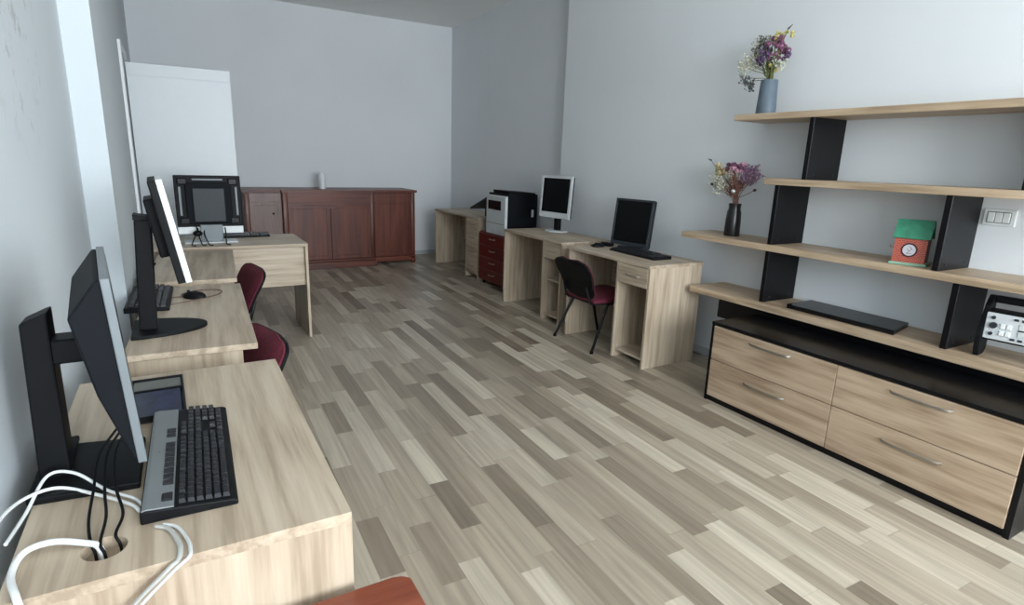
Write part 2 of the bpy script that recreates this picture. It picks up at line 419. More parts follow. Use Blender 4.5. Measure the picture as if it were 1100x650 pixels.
# ------------------------------------------------------------------ desks along the right wall
def cab_desk(label, X0, X1, Y0, Y1, mid, rows, shelf_z=None, H=.75):
    t = thing('pedestal_desk', label, 'desk', ((X0+X1)/2, (Y0+Y1)/2, 0), 0, 'oak pedestal desks along the right wall')
    B = lambda: MB()
    B().box(X0, X1, Y0, Y1, H-.022, H, .0015).build('desktop', OAK[1], t, True)
    for y in (Y0+.002, Y1-.022): B().box(X0+.006, X1-.004, y, y+.02, 0, H-.022, .001).build('side_panel', OAK[2], t, True)
    B().box(X0+.006, X1-.004, mid-.01, mid+.01, 0, H-.022, .001).build('middle_panel', OAK[2], t, True)
    B().box(X1-.06, X1-.044, mid+.01, Y1-.022, .32, H-.022, .001).build('back_panel', OAK[1], t, True)
    B().box(X1-.03, X1-.014, Y0+.022, mid-.01, .05, H-.022, .001).build('cupboard_back', OAK[2], t, True)
    B().box(X0+.03, X1-.03, Y0+.022, mid-.01, .05, .068, .001).build('shelf', OAK[1], t, True)
    if shelf_z: B().box(X0+.05, X1-.03, Y0+.022, mid-.01, shelf_z, shelf_z+.018, .001).build('shelf', OAK[1], t, True)
    zt = H-.026; 
    for hgt in rows:
        dr = B().box(X0+.004, X0+.022, Y0+.024, mid-.012, zt-hgt, zt, .0015)
        dr.box(X0+.022, X1-.1, Y0+.03, mid-.02, zt-hgt+.012, zt-.02, .001)
        dr = dr.build('drawer', OAK[1], t, True)
        yc = (Y0+mid)/2; zc = zt-hgt/2
        B().tube([(X0+.004, yc-.065, zc), (X0-.014, yc-.05, zc), (X0-.016, yc, zc), (X0-.014, yc+.05, zc), (X0+.004, yc+.065, zc)], .0045).build('handle', CHROME, dr, True, True)
        zt -= hgt+.004
    return t
cab_desk('oak one-drawer desk under the black monitor, beside the low shelf end', 2.765, 3.28, 2.885, 3.85, 3.225, [.14])
cab_desk('oak one-drawer desk with an inner shelf, under the silver monitor', 2.83, 3.36, 4.04, 5.06, 4.335, [.14], .37)
cab_desk('oak desk with a stack of drawers in the far right corner', 3.06, 3.53, 6.1, 7.42, 6.44, [.13, .17, .17, .17])

# ------------------------------------------------------------------ chest of drawers and shelves on the right wall
C0, C1 = .742, 2.325
t = thing('chest_of_drawers', 'low black chest with four oak drawer fronts under the wall shelves', 'chest of drawers', (2.99, (C0+C1)/2, 0))
b = MB(); b.box(2.778, 3.2, C0, C1, .487, .507, .002); b.build('top', BLACKTOP, t, True)
b = MB(); b.box(2.782, 3.2, C0, C0+.022, 0.0, .487, .001); b.box(2.782, 3.2, C1-.022, C1, 0.0, .487, .001)
b.box(2.79, 3.19, C0+.022, C1-.022, 0, .034, .001); b.box(3.17, 3.19, C0+.022, C1-.022, .034, .487, .001); b.box(2.82, 3.17, 1.518, 1.538, .034, .487, .001)
b.build('carcass', BLACK, t, True)
MB().box(3.2, 3.23, .7, 2.645, .41, .561, .002).build('riser', BLACK, t, True)
for y0, y1 in ((C0+.024, 1.526), (1.530, C1-.024)):
    for z0, z1 in ((.038, .270), (.274, .484)):
        dr = MB(); dr.box(2.776, 2.796, y0, y1, z0, z1, .0015); dr.box(2.796, 3.12, y0+.02, y1-.02, z0+.02, z1-.03, .001)
        dr = dr.build('drawer', DRW, t, True)
        yc = (y0+y1)/2; zc = z0+(.165 if z0 < .1 else .172)
        MB().tube([(2.777, yc-.128, zc), (2.758, yc-.11, zc), (2.749, yc-.05, zc), (2.747, yc, zc), (2.749, yc+.05, zc), (2.758, yc+.11, zc), (2.777, yc+.128, zc)], .007, flat=.5).build('handle', CHROME, dr, True, True)
t = thing('wall_shelf_unit', 'oak four-board wall shelf unit with staggered black uprights', 'shelf', (XR-.15, 1.6, .507))
XS = 3.135
SH = [(.561, .602, .55, 2.83, 3.105), (.928, .967, .62, 2.99, XS), (1.328, 1.366, .45, 2.37, XS+.01), (1.712, 1.749, .7, 2.655, XS+.015)]
for z0, z1, y0, y1, x0 in SH: MB().box(x0, XR, y0, y1, z0, z1, .002).build('shelf', SHELF, t, True)
for z0, z1, y in ((1.366, 1.712, 2.10), (.967, 1.328, 2.265), (.602, .928, 2.268), (.967, 1.328, 1.345), (.602, .928, 1.243), (1.366, 1.712, 1.07)):
    u = MB().box(3.152, XR, y, y+.03, z0, z1, .002).build('upright', BLACK, t, True)
    for zz in (z0+.03,):
        for xx in (3.21, 3.40): MB().cyl((xx, y, zz), (xx, y-.003, zz), .007, n=12).build('screw_cap', CHARC, u, True)

# ------------------------------------------------------------------ things on the shelves
def vase(label, prof, mat, loc):
    o = MB().lathe(prof).build('vase', mat, None, smooth=True); o.location = loc
    return tag(o, label, 'vase')
vase('tapered blue-grey vase on the top shelf', [(.0, 0), (.057, 0), (.060, .004), (.050, .205), (.048, .208), (.044, .205), (.045, .14), (.0, .13)], VBLUE, (3.27, 2.52, 1.749))
vase('black bottle-shaped vase at the left end of a lower shelf', [(.0, 0), (.050, 0), (.052, .005), (.050, .10), (.046, .16), (.038, .185), (.040, .20), (.042, .218), (.036, .219), (.032, .2), (.034, .15), (.0, .14)], VBLACK, (3.29, 2.68, .967))

def bouquet(label, loc, stems, stemmat, seed, leafmat=None):
    """stems: list of (dx, dy, h, kind); kinds index the blossom palette"""
    rnd = random.Random(seed)
    t = thing('dried_flower_bouquet', label, 'flowers', loc)
    sm = MB(); heads = {}
    for dx, dy, hh, kind in stems:
        bx, by = rnd.uniform(-.018, .018), rnd.uniform(-.018, .018)
        tip = Vector((dx, dy, hh))
        sm.tube([(bx, by, -.06), (bx*.6+dx*.12, by*.6+dy*.12, hh*.3), (dx*.6, dy*.6, hh*.68), tip], .0022, n=5, sub=3)
        heads.setdefault(kind, []).append(tip)
    sm.build('stems', stemmat, t)
    for kind in list(heads):
        if kind in ('silver', 'dark', 'spike', 'leaf'): continue
        heads[kind] += [p+Vector((rnd.uniform(-.03, .03), rnd.uniform(-.028, .028), rnd.uniform(-.035, .012))) for p in heads[kind] for _ in range(2)]
    for kind, tips in heads.items():
        mat, size, shape = KINDS_[kind]
        for tip in tips:
            m = MB()
            if shape == 'spray':
                for q in range(9):
                    p = tip+Vector((rnd.uniform(-1, 1), rnd.uniform(-1, 1), rnd.uniform(-1, .8)))*size
                    m.tube([tip-Vector((0, 0, size*1.3)), p], .0012, n=4, sub=1); m.sph(p, size*rnd.uniform(.16, .28), 1)
            elif shape == 'tuft':
                for q in range(14):
                    v = Vector((rnd.uniform(-1, 1), rnd.uniform(-1, 1), rnd.uniform(-.5, 1))).normalized()
                    p = tip+v*size*.55
                    m.sph(p, size*.36, 1, (1, 1, .55), v.to_track_quat('Z', 'Y').to_matrix().to_4x4())
            elif shape == 'spike':
                v = Vector((tip.x, tip.y*1.6, .1)).normalized()
                for q in range(6):
                    m.sph(tip+v*size*q*.35, size*(.42-.055*q), 1, (1, 1, 1.5), v.to_track_quat('Z', 'Y').to_matrix().to_4x4())
            elif shape == 'ball': m.sph(tip, size, 2)
            elif shape == 'leaf':
                v = Vector((tip.x, tip.y, .12)).normalized()
                m.sph(tip, size, 2, (.45, .12, 1.6), v.to_track_quat('Z', 'Y').to_matrix().to_4x4())
            m.build('blossom' if shape != 'leaf' else 'leaf', mat, t, smooth=True)
    return t
fm = lambda n, c: pm(n, c, .85, var=.35, scale=80)
KINDS_ = {'purple': (fm('petal_purple', (.11, .065, .135)), .024, 'tuft'), 'magenta': (fm('petal_magenta', (.18, .065, .125)), .024, 'tuft'),
          'white': (fm('petal_cream', (.52, .52, .42)), .03, 'spray'), 'yellow': (fm('petal_yellow', (.50, .43, .14)), .018, 'tuft'),
          'grey': (fm('petal_grey', (.11, .11, .11)), .026, 'spray'), 'spike': (fm('seed_brown', (.10, .09, .06)), .016, 'spike'),
          'pink': (fm('petal_pink', (.55, .28, .36)), .024, 'tuft'), 'lilac': (fm('petal_lilac', (.24, .14, .22)), .028, 'spray'),
          'straw': (fm('petal_straw', (.46, .38, .20)), .026, 'tuft'), 'silver': (pm('silver_ball', (.62, .62, .6), .3, metal=.7), .016, 'ball'),
          'brown': (fm('seed_redbrown', (.20, .08, .06)), .022, 'spray'), 'leaf': (fm('leaf_green', (.13, .16, .06)), .026, 'leaf'),
          'dark': (fm('seed_dark', (.05, .045, .04)), .011, 'ball')}
bouquet('loose dried bouquet of purple, cream and yellow flowers in the blue-grey vase', (3.27, 2.52, 1.955),
        [(-.02, .20, .10, 'white'), (.03, .18, .13, 'white'), (-.03, .16, .15, 'white'), (.02, .13, .17, 'white'), (.0, .15, .11, 'white'), (0, .11, .20, 'grey'), (.02, .12, .24, 'white'),
         (-.02, .06, .245, 'grey'), (.02, .03, .25, 'white'), (-.01, .17, .03, 'grey'), (.01, .13, .01, 'grey'),
         (0, .05, .16, 'purple'), (-.02, .07, .13, 'purple'), (.02, .06, .18, 'purple'), (-.03, .02, .15, 'purple'), (.02, .09, .14, 'purple'), (-.02, .04, .19, 'purple'),
         (-.02, -.02, .20, 'magenta'), (.01, -.04, .17, 'magenta'), (0, -.05, .21, 'magenta'), (-.03, -.03, .23, 'magenta'), (.02, -.06, .19, 'magenta'), (.02, .0, .22, 'magenta'), (0, -.02, .15, 'magenta'),
         (0, -.055, .255, 'yellow'), (.02, -.06, .27, 'yellow'), (-.02, -.035, .265, 'yellow'), (0, -.085, .285, 'spike'), (.01, -.10, .14, 'purple'), (-.01, -.05, .10, 'white'), (.01, -.03, .08, 'yellow'),
         (0, .03, .08, 'leaf'), (.01, .01, .06, 'leaf'), (-.01, -.02, .07, 'leaf'), (.0, .05, .06, 'leaf')], STEM, 3)
bouquet('fan-shaped dried bouquet of pink and straw flowers in the black vase', (3.29, 2.68, 1.183),
        [(0, .25, .285, 'spike'), (.02, .18, .22, 'straw'), (-.02, .16, .25, 'straw'), (.01, .14, .20, 'straw'), (0, .19, .19, 'white'), (-.02, .13, .15, 'white'), (.02, .10, .17, 'white'), (0, .2, .14, 'white'),
         (-.02, .11, .12, 'white'), (0, .06, .20, 'white'), (.02, .08, .25, 'magenta'), (-.01, .04, .26, 'magenta'), (0, .0, .25, 'magenta'), (.02, -.03, .255, 'pink'), (-.02, .02, .23, 'pink'), (.01, .05, .225, 'pink'), (0, -.02, .22, 'pink'),
         (.02, -.07, .22, 'lilac'), (-.02, -.10, .23, 'lilac'), (0, -.12, .19, 'lilac'), (.02, -.09, .16, 'lilac'), (-.02, -.06, .19, 'lilac'), (0, -.13, .24, 'lilac'), (.01, -.05, .24, 'lilac'),
         (0, .03, .14, 'brown'), (.02, -.01, .16, 'brown'), (-.02, .0, .12, 'brown'), (0, -.04, .13, 'brown'), (0, .05, .09, 'brown'), (-.02, .01, .17, 'brown'),
         (-.05, -.015, .085, 'silver'), (0, -.14, .10, 'dark'), (.0, .22, .12, 'dark')], STEMB, 5)

# house-shaped tin
t = thing('house_tin', 'small house-shaped tin with green roof and red brick print on a shelf', 'tin', (3.245, 1.522, .967), R(17))
b = MB(); b.box(-.062, .062, -.082, .082, 0, .014, .003); b.build('base', PALEGREEN, t)
b = MB(); b.prism([(-.052, .014), (.052, .014), (.052, .145), (0, .185), (-.052, .145)], -.07, .07, 1); bd = b.build('body', BRICK, t)
b = MB(); b.prism([(-.066, .138), (-.004, .228), (.004, .228), (.066, .138), (.058, .134), (0, .215), (-.058, .134)], -.08, .08, 1); b.build('roof', GREENT, t)
b = MB(); b.cyl((-.0525, .002, .078), (-.0545, .002, .078), .036, n=32); e1 = b.build('emblem', pm('emblem_dark', (.05, .01, .02), .5), bd)
b = MB(); b.cyl((-.0545, .002, .078), (-.0555, .002, .078), .028, n=32); b.build('emblem_disc', pm('emblem_white', (.55, .53, .56), .5, var=.05), e1)
b = MB()   # the faint drawing on the disc
for pts in ([(.012, .060), (.0, .072), (-.006, .088), (.004, .098)], [(-.006, .088), (-.014, .078)], [(.012, .06), (-.01, .062)], [(.0, .072), (.012, .084)]):
    b.tube([(-.0558, y, z) for y, z in pts], .0014, n=5, sub=3)
b.build('drawing', pm('emblem_ink', (.2, .2, .25), .5), e1)
b = MB(); b.tube([(0, .068, .08), (0, .092, .08), (-.004, .094, .088)], .0028, n=6, sub=2); b.build('crank', CHROME, t)

o = MB().prism([(3.175, 1.49), (3.43, 1.545), (3.43, 2.12), (3.175, 2.11)], 0, .026, bev=.003, M=Matrix.Translation((-3.3, -1.8, 0))).build('flat_black_case', BLACKTOP)
o.location = (3.29, 1.80, .602); tag(o, 'long flat black case lying on the lowest shelf', 'case')

t = thing('portable_radio', 'silver-faced portable radio in black frame with carrying bar, on the lowest shelf', 'radio', (3.26, .95, .602), R(6))
for y in (-.20, .185): MB().prism([(-.045, .0), (.03, .0), (.05, .02), (.06, .28), (.02, .285), (-.02, .24), (-.065, .1), (-.06, .04)], y, y+.022, 1, bev=.003).build('side_frame', PLAS, t)
MB().box(.02, .055, -.18, .187, .25, .282, .006, seg=2).build('carrying_bar', PLAS, t)
bm_ = MB(); bm_.box(-.05, .03, -.178, .186, .085, .225, .006, seg=2); body = bm_.build('body', PLAS, t)
b = MB(); b.box(-.058, -.049, -.174, .183, .094, .216, .003); fp = b.build('faceplate', SILVER, body)
b = MB()
for i in range(9):
    for z in (.105, .195): b.box(-.062, -.057, -.15+i*.027, -.133+i*.027, z, z+.010, .001)
b.build('keys', CHARC, fp)
b = MB(); b.cyl((-.058, .15, .16), (-.07, .15, .16), .014); b.cyl((-.058, .155, .12), (-.066, .155, .12), .008, n=12); b.cyl((-.058, .155, .195), (-.066, .155, .195), .008, n=12); b.build('knob', CHARC, fp, smooth=True)
for yy in (.085, .108):
    for zz in (.118, .15): MB().box(-.064, -.057, yy, yy+.018, zz, zz+.022, .002).build('preset_key', WHITEPL, fp)
b = MB(); b.box(-.061, -.057, -.13, .06, .125, .185, .001); b.build('display', pm('radio_display', (.55, .58, .58), .25), fp)
b = MB(); b.box(-.063, -.060, -.12, .06, .152, .158, 0); b.build('tuning_line', PLAS, fp)

t = thing('light_switch', 'white three-rocker light switch on the wall between shelves', 'switch', (XR, 1.262, 1.228))
b = MB(); b.box(-.012, 0, -.066, .066, -.04, .04, .004, seg=2); b.build('plate', WHITEPL, t)
b = MB(); b.box(-.0135, -.0115, -.048, .048, -.027, .027, 0); b.build('surround', SILVERD, t)
for i in range(3): MB().box(-.019, -.0135, -.045+i*.031, -.017+i*.031, -.024, .024, .002).build('rocker', WHITEPL, t)

# ------------------------------------------------------------------ sideboard at the back wall
t = thing('sideboard', 'dark mahogany breakfront sideboard along the back wall', 'sideboard', (1.76, 7.82, 0))
S0, S1, M0, M1_ = .70, 2.82, 1.135, 2.22; YS, YC = 7.55, 7.48; YK = 8.14
top = MB(); top.prism([(S0-.02, YS-.03), (M0-.03, YS-.03), (M0-.03, YC-.03), (M1_+.03, YC-.03), (M1_+.03, YS-.03), (S1+.02, YS-.03), (S1+.02, YK), (S0-.02, YK)], .955, .985)
top.build('top', MAHO[0], t, True)
b = MB(); b.box(S0+.02, M0, YS+.02, YK, .08, .955, .001); b.box(M0, M1_, YC+.02, YK, .08, .955, .001); b.box(M1_, S1-.02, YS+.02, YK, .08, .955, .001)
b.build('carcass', MAHO[2], t, True)
b = MB(); b.box(S0, M0, YS-.01, YK, .0, .10, .004); b.box(M0-.02, M1_+.02, YC-.035, YK, 0, .085, .004); b.box(M0-.01, M1_+.01, YC-.015, YC+.02, .085, .11, .004); b.box(M1_, S1, YS-.01, YK, .03, .10, .004)
b.build('plinth', MAHO[0], t, True)
for x0, x1, y in ((S0, S0+.05, YS-.005), (M0-.02, M0+.035, YC-.005), (M1_-.03, M1_+.02, YC-.005), (S1-.05, S1, YS-.005)):
    MB().box(x0, x1, y, y+.06, .09, .955, .006, seg=2).build('corner_post', MAHO[2], t, True, True)
b = MB(); b.lathe([(.0, 0), (.028, 0), (.04, .03), (.03, .06), (.045, .09), (.0, .1)], (S1-.03, YS+.01, 0)); b.build('foot', MAHO[2], t, True, True)
n = 32; pts = [(M0+.035, .954), (M0+.035, .83)]
for i in range(n+1):
    u = i/n; pts.append((M0+.035+(M1_-M0-.065)*u, .80-.022*math.cos(4*math.pi*u)*1.-.02*math.sin(math.pi*u)))
pts += [(M1_-.03, .954)]
b = MB(); b.prism(pts, YC-.008, YC+.02, 1); b.build('apron', MAHO[0], t, True)
mid = (M0+M1_)/2
for x0, x1, y, mt, sgn in ((S0+.052, M0-.022, YS, MAHOSHEEN, 1), (M0+.037, mid-.004, YC, MAHO[2], 1), (mid+.004, M1_-.032, YC, MAHO[2], -1), (M1_+.022, S1-.052, YS, MAHO[2], -1)):
    dm = MB(); dm.box(x0, x1, y+.003, y+.02, .115, .79 if y == YC else .945, .002)
    ztop = .76 if y == YC else .80
    f = .05; 
    for a in ((x0, x0+f, .115, ztop+.04), (x1-f, x1, .115, ztop+.04), (x0+f, x1-f, .115, .115+f), (x0+f, x1-f, ztop, ztop+.04)): dm.box(a[0], a[1], y-.003, y+.004, a[2], a[3], .002)
    dd = dm.build('door', mt, t, True)
    kx = x1-.10 if sgn > 0 and y == YS else (x1-.03 if sgn > 0 else x0+.03)
    if y == YC or sgn < 0: continue
    kb = MB(); kb.sph((kx, y-.016, .70), .013, 2); kb.cyl((kx, y-.003, .70), (kx, y-.012, .70), .006, n=10); kb.build('knob', PLAS, dd, True, True)

o = MB().lathe([(0, 0), (.040, 0), (.040, .012), (.046, .014), (.046, .175), (.040, .19), (.032, .192), (.032, .212), (.0, .214)]).build('white_canister', WHITEPL, smooth=True)
o.location = (1.66, 7.80, .985); tag(o, 'plain white cylindrical canister standing alone on the sideboard', 'canister')

# ------------------------------------------------------------------ printer on its drawer unit
t = thing('drawer_unit', 'small dark red four-drawer unit under the printer', 'drawer unit', (3.27, 5.70, 0))
P0, P1 = 5.42, 6.04
MB().box(3.06, 3.50, P0, P1,   .045, .615, .004).build('carcass', REDPED, t, True)
for i in range(4):
    z = .055+i*.137
    dr = MB().box(3.044, 3.062, P0+.012, P1-.012, z, z+.132, .003).build('drawer', REDPED, t, True)
    MB().tube([(3.046, 5.64, z+.085), (3.024, 5.66, z+.085), (3.02, 5.70, z+.082), (3.024, 5.74, z+.085), (3.046, 5.76, z+.085)], .005).build('handle', CHROME, dr, True, True)
for x in (3.10, 3.45):
    for y in (P0+.05, P1-.05): MB().cyl((x, y, 0), (x, y, .045), .018, n=14).build('foot', PLAS, t, True)
t = thing('laser_printer', 'black and silver laser printer on the dark red drawer unit', 'printer', (3.27, 5.64, .615))
Q0, Q1 = 5.44, 5.88
MB().box(3.08, 3.46, Q0, Q1, .62, 1.065, .008, seg=2).build('body', PLASBLUE, t, True)
fp = MB().prism([(3.052, .615), (3.085, .615), (3.085, 1.045), (3.052, 1.03)], Q0+.002, Q1-.002, 1, bev=.005).build('front_panel', SILVER, t, True)
MB().box(3.047, 3.055, Q0+.10, Q1-.05, .885, .985, .003).build('output_slot', SCREEN, fp, True)
MB().box(3.049, 3.054, Q0+.02, Q1-.02, .735, .739, 0).build('tray_gap', CHARC, fp, True)
MB().prism([(3.12, 1.06), (3.44, 1.06), (3.45, 1.078), (3.11, 1.098)], Q0+.03, Q1-.04, 1, bev=.004).build('paper_lid', PLAS, t, True)
MB().box(3.38, 3.41, Q0-.004, Q0+.002, .82, .90, .002).build('side_latch', SILVER, t, True)
ot = MB(); ot.prism([(5.872, 1.01), (5.872, 1.03), (6.36, .855), (6.36, .835)], 3.08, 3.42, 0, bev=.003); tr_ = ot.build('side_tray', CHARC, t, True)
MB().prism([(5.875, .78), (5.875, .98), (6.05, .90), (6.05, .78)], 3.12, 3.36, 0, bev=.003).build('tray_bracket', PLAS, tr_, True)

# ------------------------------------------------------------------ monitors
def panel(w, h, th, M, front, back, scr, t, bez=.018, chin=.018, bulge=None):
    """flat panel in local yz, facing +x, bottom at z=0; M places it"""
    fr_ = MB(); 
    fr_.box(-th*.55, 0, -w/2, w/2, 0, chin, .002); fr_.box(-th*.55, 0, -w/2, w/2, h-bez, h, .002)
    fr_.box(-th*.55, 0, -w/2, -w/2+bez, chin, h-bez, .002); fr_.box(-th*.55, 0, w/2-bez, w/2, chin, h-bez, .002)
    fr_.build('bezel', front, t, M=M)
    MB().box(-.010, -.004, -w/2+bez-.001, w/2-bez+.001, chin-.001, h-bez+.001, 0).build('screen', scr, t, M=M)
    bk = MB(); bk.box(-th, -th*.5, -w/2+.004, w/2-.004, .004, h-.004, .004)
    if bulge: 
        for bx_ in bulge: bk.box(*bx_, .008, seg=2)
    return bk.build('back_housing', back, t, M=M)

# nearest monitor: deep wedge-profile housing
t = thing('computer_monitor', 'big black monitor turned edge-on with square foot on the nearest desk', 'monitor', (-.20, 1.40, .75))
a = math.atan2(.10, .994)
yaw = Matrix.Translation((.084, 0, .006)) @ Matrix.Rotation(a, 4, 'Z')
pr = [(0.003, .09), (-.0225, .50), (-.041, .50), (-.083, .377), (-.072, .229), (-.027, .094)]
hw = .205
b = MB(); b.prism([(-.008, .092), (-.030, .438), (-.040, .438), (-.084, .376), (-.058, .229), (-.017, .094)], -hw+.004, hw-.004, 1, bev=.004); b.build('back_housing', PLASBLUE, t, M=yaw)
b = MB(); b.prism([(.004, .086), (-.0175, .443), (-.032, .443), (-.011, .086)], -hw, hw, 1, bev=.002); bz_ = b.build('bezel', SILVERD, t, M=yaw)
b = MB(); b.prism([(.0035, .104), (-.0160, .426), (-.021, .426), (.0, .104)], -hw+.018, hw-.018, 1); b.build('screen', SCREEN, bz_, M=yaw)
b = MB(); b.prism([(-.10, -.11), (.085, -.13), (.088, .09), (-.10, .13)], 0, .016, bev=.004); b.prism([(-.105, .05), (-.04, .05), (-.04, .13), (-.105, .13)], .016, .03, bev=.004); b.build('foot', PLAS, t)
b = MB(); b.prism([(-.09, .012), (-.038, .012), (-.036, .358), (-.080, .338)], -.035, .03, 1, bev=.004); b.build('column', PLAS, t)
b = MB(); b.box(-.05, .03, -.03, .03, .25, .30, .004); b.build('arm', PLAS, t)

# second monitor: white bezel, tilted, D-shaped foot
t = thing('computer_monitor', 'tilted black monitor with white bezel and half-round foot on the second desk', 'monitor', (-.11, 2.50, .7495))
tilt = Matrix.Translation((.130, .0, .212)) @ Matrix.Rotation(R(1.6), 4, 'Z') @ Matrix.Rotation(R(-9.6), 4, 'Y')
bz_ = MB(); bz_.box(-.02, 0, -.19, .19, 0, .018, .002); bz_.box(-.02, 0, -.19, .19, .346, .364, .002); bz_.box(-.02, 0, -.19, -.172, .018, .346, .002); bz_.box(-.02, 0, .172, .19, .018, .346, .002)
bz_.build('bezel', WHITEPL, t, M=tilt)
MB().box(-.012, -.004, -.173, .173, .017, .347, 0).build('screen', SCREEN, t, M=tilt)
b = MB(); b.box(-.045, -.018, -.188, .188, .002, .363, .004, seg=2); b.box(-.075, -.038, -.10, .10, .09, .30, .006, seg=2); b.build('back_housing', PLAS, t, M=tilt)
pts = [(-.075, .13), (-.075, -.13)]+[(-.075+.25*math.cos(R(x)), .13*math.sin(R(x))) for x in range(-84, 85, 7)]
b = MB(); b.prism(pts, 0, .013, bev=.003); b.build('foot', PLAS, t)
b = MB(); b.prism([(-.052, .01), (.006, .01), (.026, .42), (-.028, .42)], -.04, .04, 1, bev=.005); b.prism([(-.03, .42), (.03, .42), (.03, .43), (-.03, .44)], -.042, .042, 1); b.build('column', PLAS, t)
b = MB(); b.cyl((.0, 0, .395), (.055, 0, .395), .028); b.build('arm', PLAS, t)
b = MB(); b.tube([(.02, .03, .25), (-.05, .12, .12), (-.04, .3, .02), (.02, .42, .012)], .004); b.build('cable', PLAS, t, smooth=True)

# third monitor, seen from behind, silver stand
t = thing('computer_monitor', 'black-backed monitor on silver stand, its back to the room, on the crossways desk', 'monitor', (.213, 4.86, .75))
w2 = .218
b = MB(); b.box(-w2, w2, .0, .03, .118, .49, .004); b.build('back_housing', PLAS, t)
b = MB(); b.box(-w2, w2, .006, .03, .065, .118, .003); b.build('chin', WHITEPL, t)
b = MB(); b.box(-.15, .15, -.018, .0, .14, .44, .006, seg=2); ip = b.build('inner_housing', PLASBLUE, t)
b = MB(); b.box(-.105, .105, -.032, -.016, .155, .40, .004); b.build('centre_cover', CHARC, ip)
for sx_ in (-1, 1):
    for z in (.14, .425): MB().box(sx_*.165-.03, sx_*.165+.03, -.02, .0, z, z+.045, .008, seg=2).build('corner_block', BLACK, t)
b = MB()
for sx_ in (-1, 1): b.box(sx_*.185-.008, sx_*.185+.008, -.008, .0, .20, .41, .002)
b.box(-.10, .10, -.01, 0, .455, .468, .002); b.build('vent_strip', SILVERD, t)
b = MB(); b.box(-.075, .075, -.03, -.008, .01, .135, .004); b.build('stand', SILVERD, t)
b = MB(); b.box(-.185, .17, -.075, .10, 0, .012, .004); b.build('foot', SILVER, t)
b = MB()
for x0, z0, x1 in ((-.10, .09, -.14), (-.09, .07, -.075), (-.05, .06, -.03), (.09, .07, .085)): b.tube([(x0, -.02, z0+.04), (x0, -.06, z0), (x1, -.14, .006), (x1+.02, -.20, .006)], .0045, n=6)
b.sph((-.095, -.05, .075), .028, 2, (1.2, 1, .8)); b.build('cables', BLACK, t, smooth=True)

# silver-framed monitor on the middle right desk
t = thing('computer_monitor', 'silver-framed monitor with oval foot on the right-hand desks', 'monitor', (3.20, 4.74, .75), R(180+10))
M4 = Matrix.Translation((0, 0, .135)) @ Matrix.Rotation(R(-4), 4, 'Y')
panel(.415, .405, .045, M4, SILVER, PLASBLUE, SCREEN, t, bez=.024, chin=.055, bulge=[(-.07, -.04, -.11, .11, .08, .30)])
b = MB(); b.box(-.085, -.045, -.035, .035, .0, .25, .005); b.build('neck', PLAS, t)
pts = [(-.05+.105*math.cos(R(x)), .125*math.sin(R(x))) for x in range(0, 360, 12)]
b = MB(); b.prism(pts, 0, .014, bev=.003); b.build('foot', SILVER, t)

# black monitor on the nearest right desk
t = thing('computer_monitor', 'black low-standing monitor on the right desk nearest the shelves', 'monitor', (3.15, 3.565, .75), R(180+11))
M5 = Matrix.Translation((0, 0, .028)) @ Matrix.Rotation(R(-7), 4, 'Y')
panel(.372, .375, .05, M5, CHARC, PLAS, SCREEN, t, bez=.018, chin=.03, bulge=[(-.075, -.045, -.12, .12, .05, .28)])
b = MB(); b.box(-.12, -.06, -.05, .05, 0, .17, .006); b.build('neck', PLAS, t)
b = MB(); b.prism(rrect(-.15, .0, -.12, .12, .03), 0, .016, bev=.003); b.build('foot', CHARC, t)

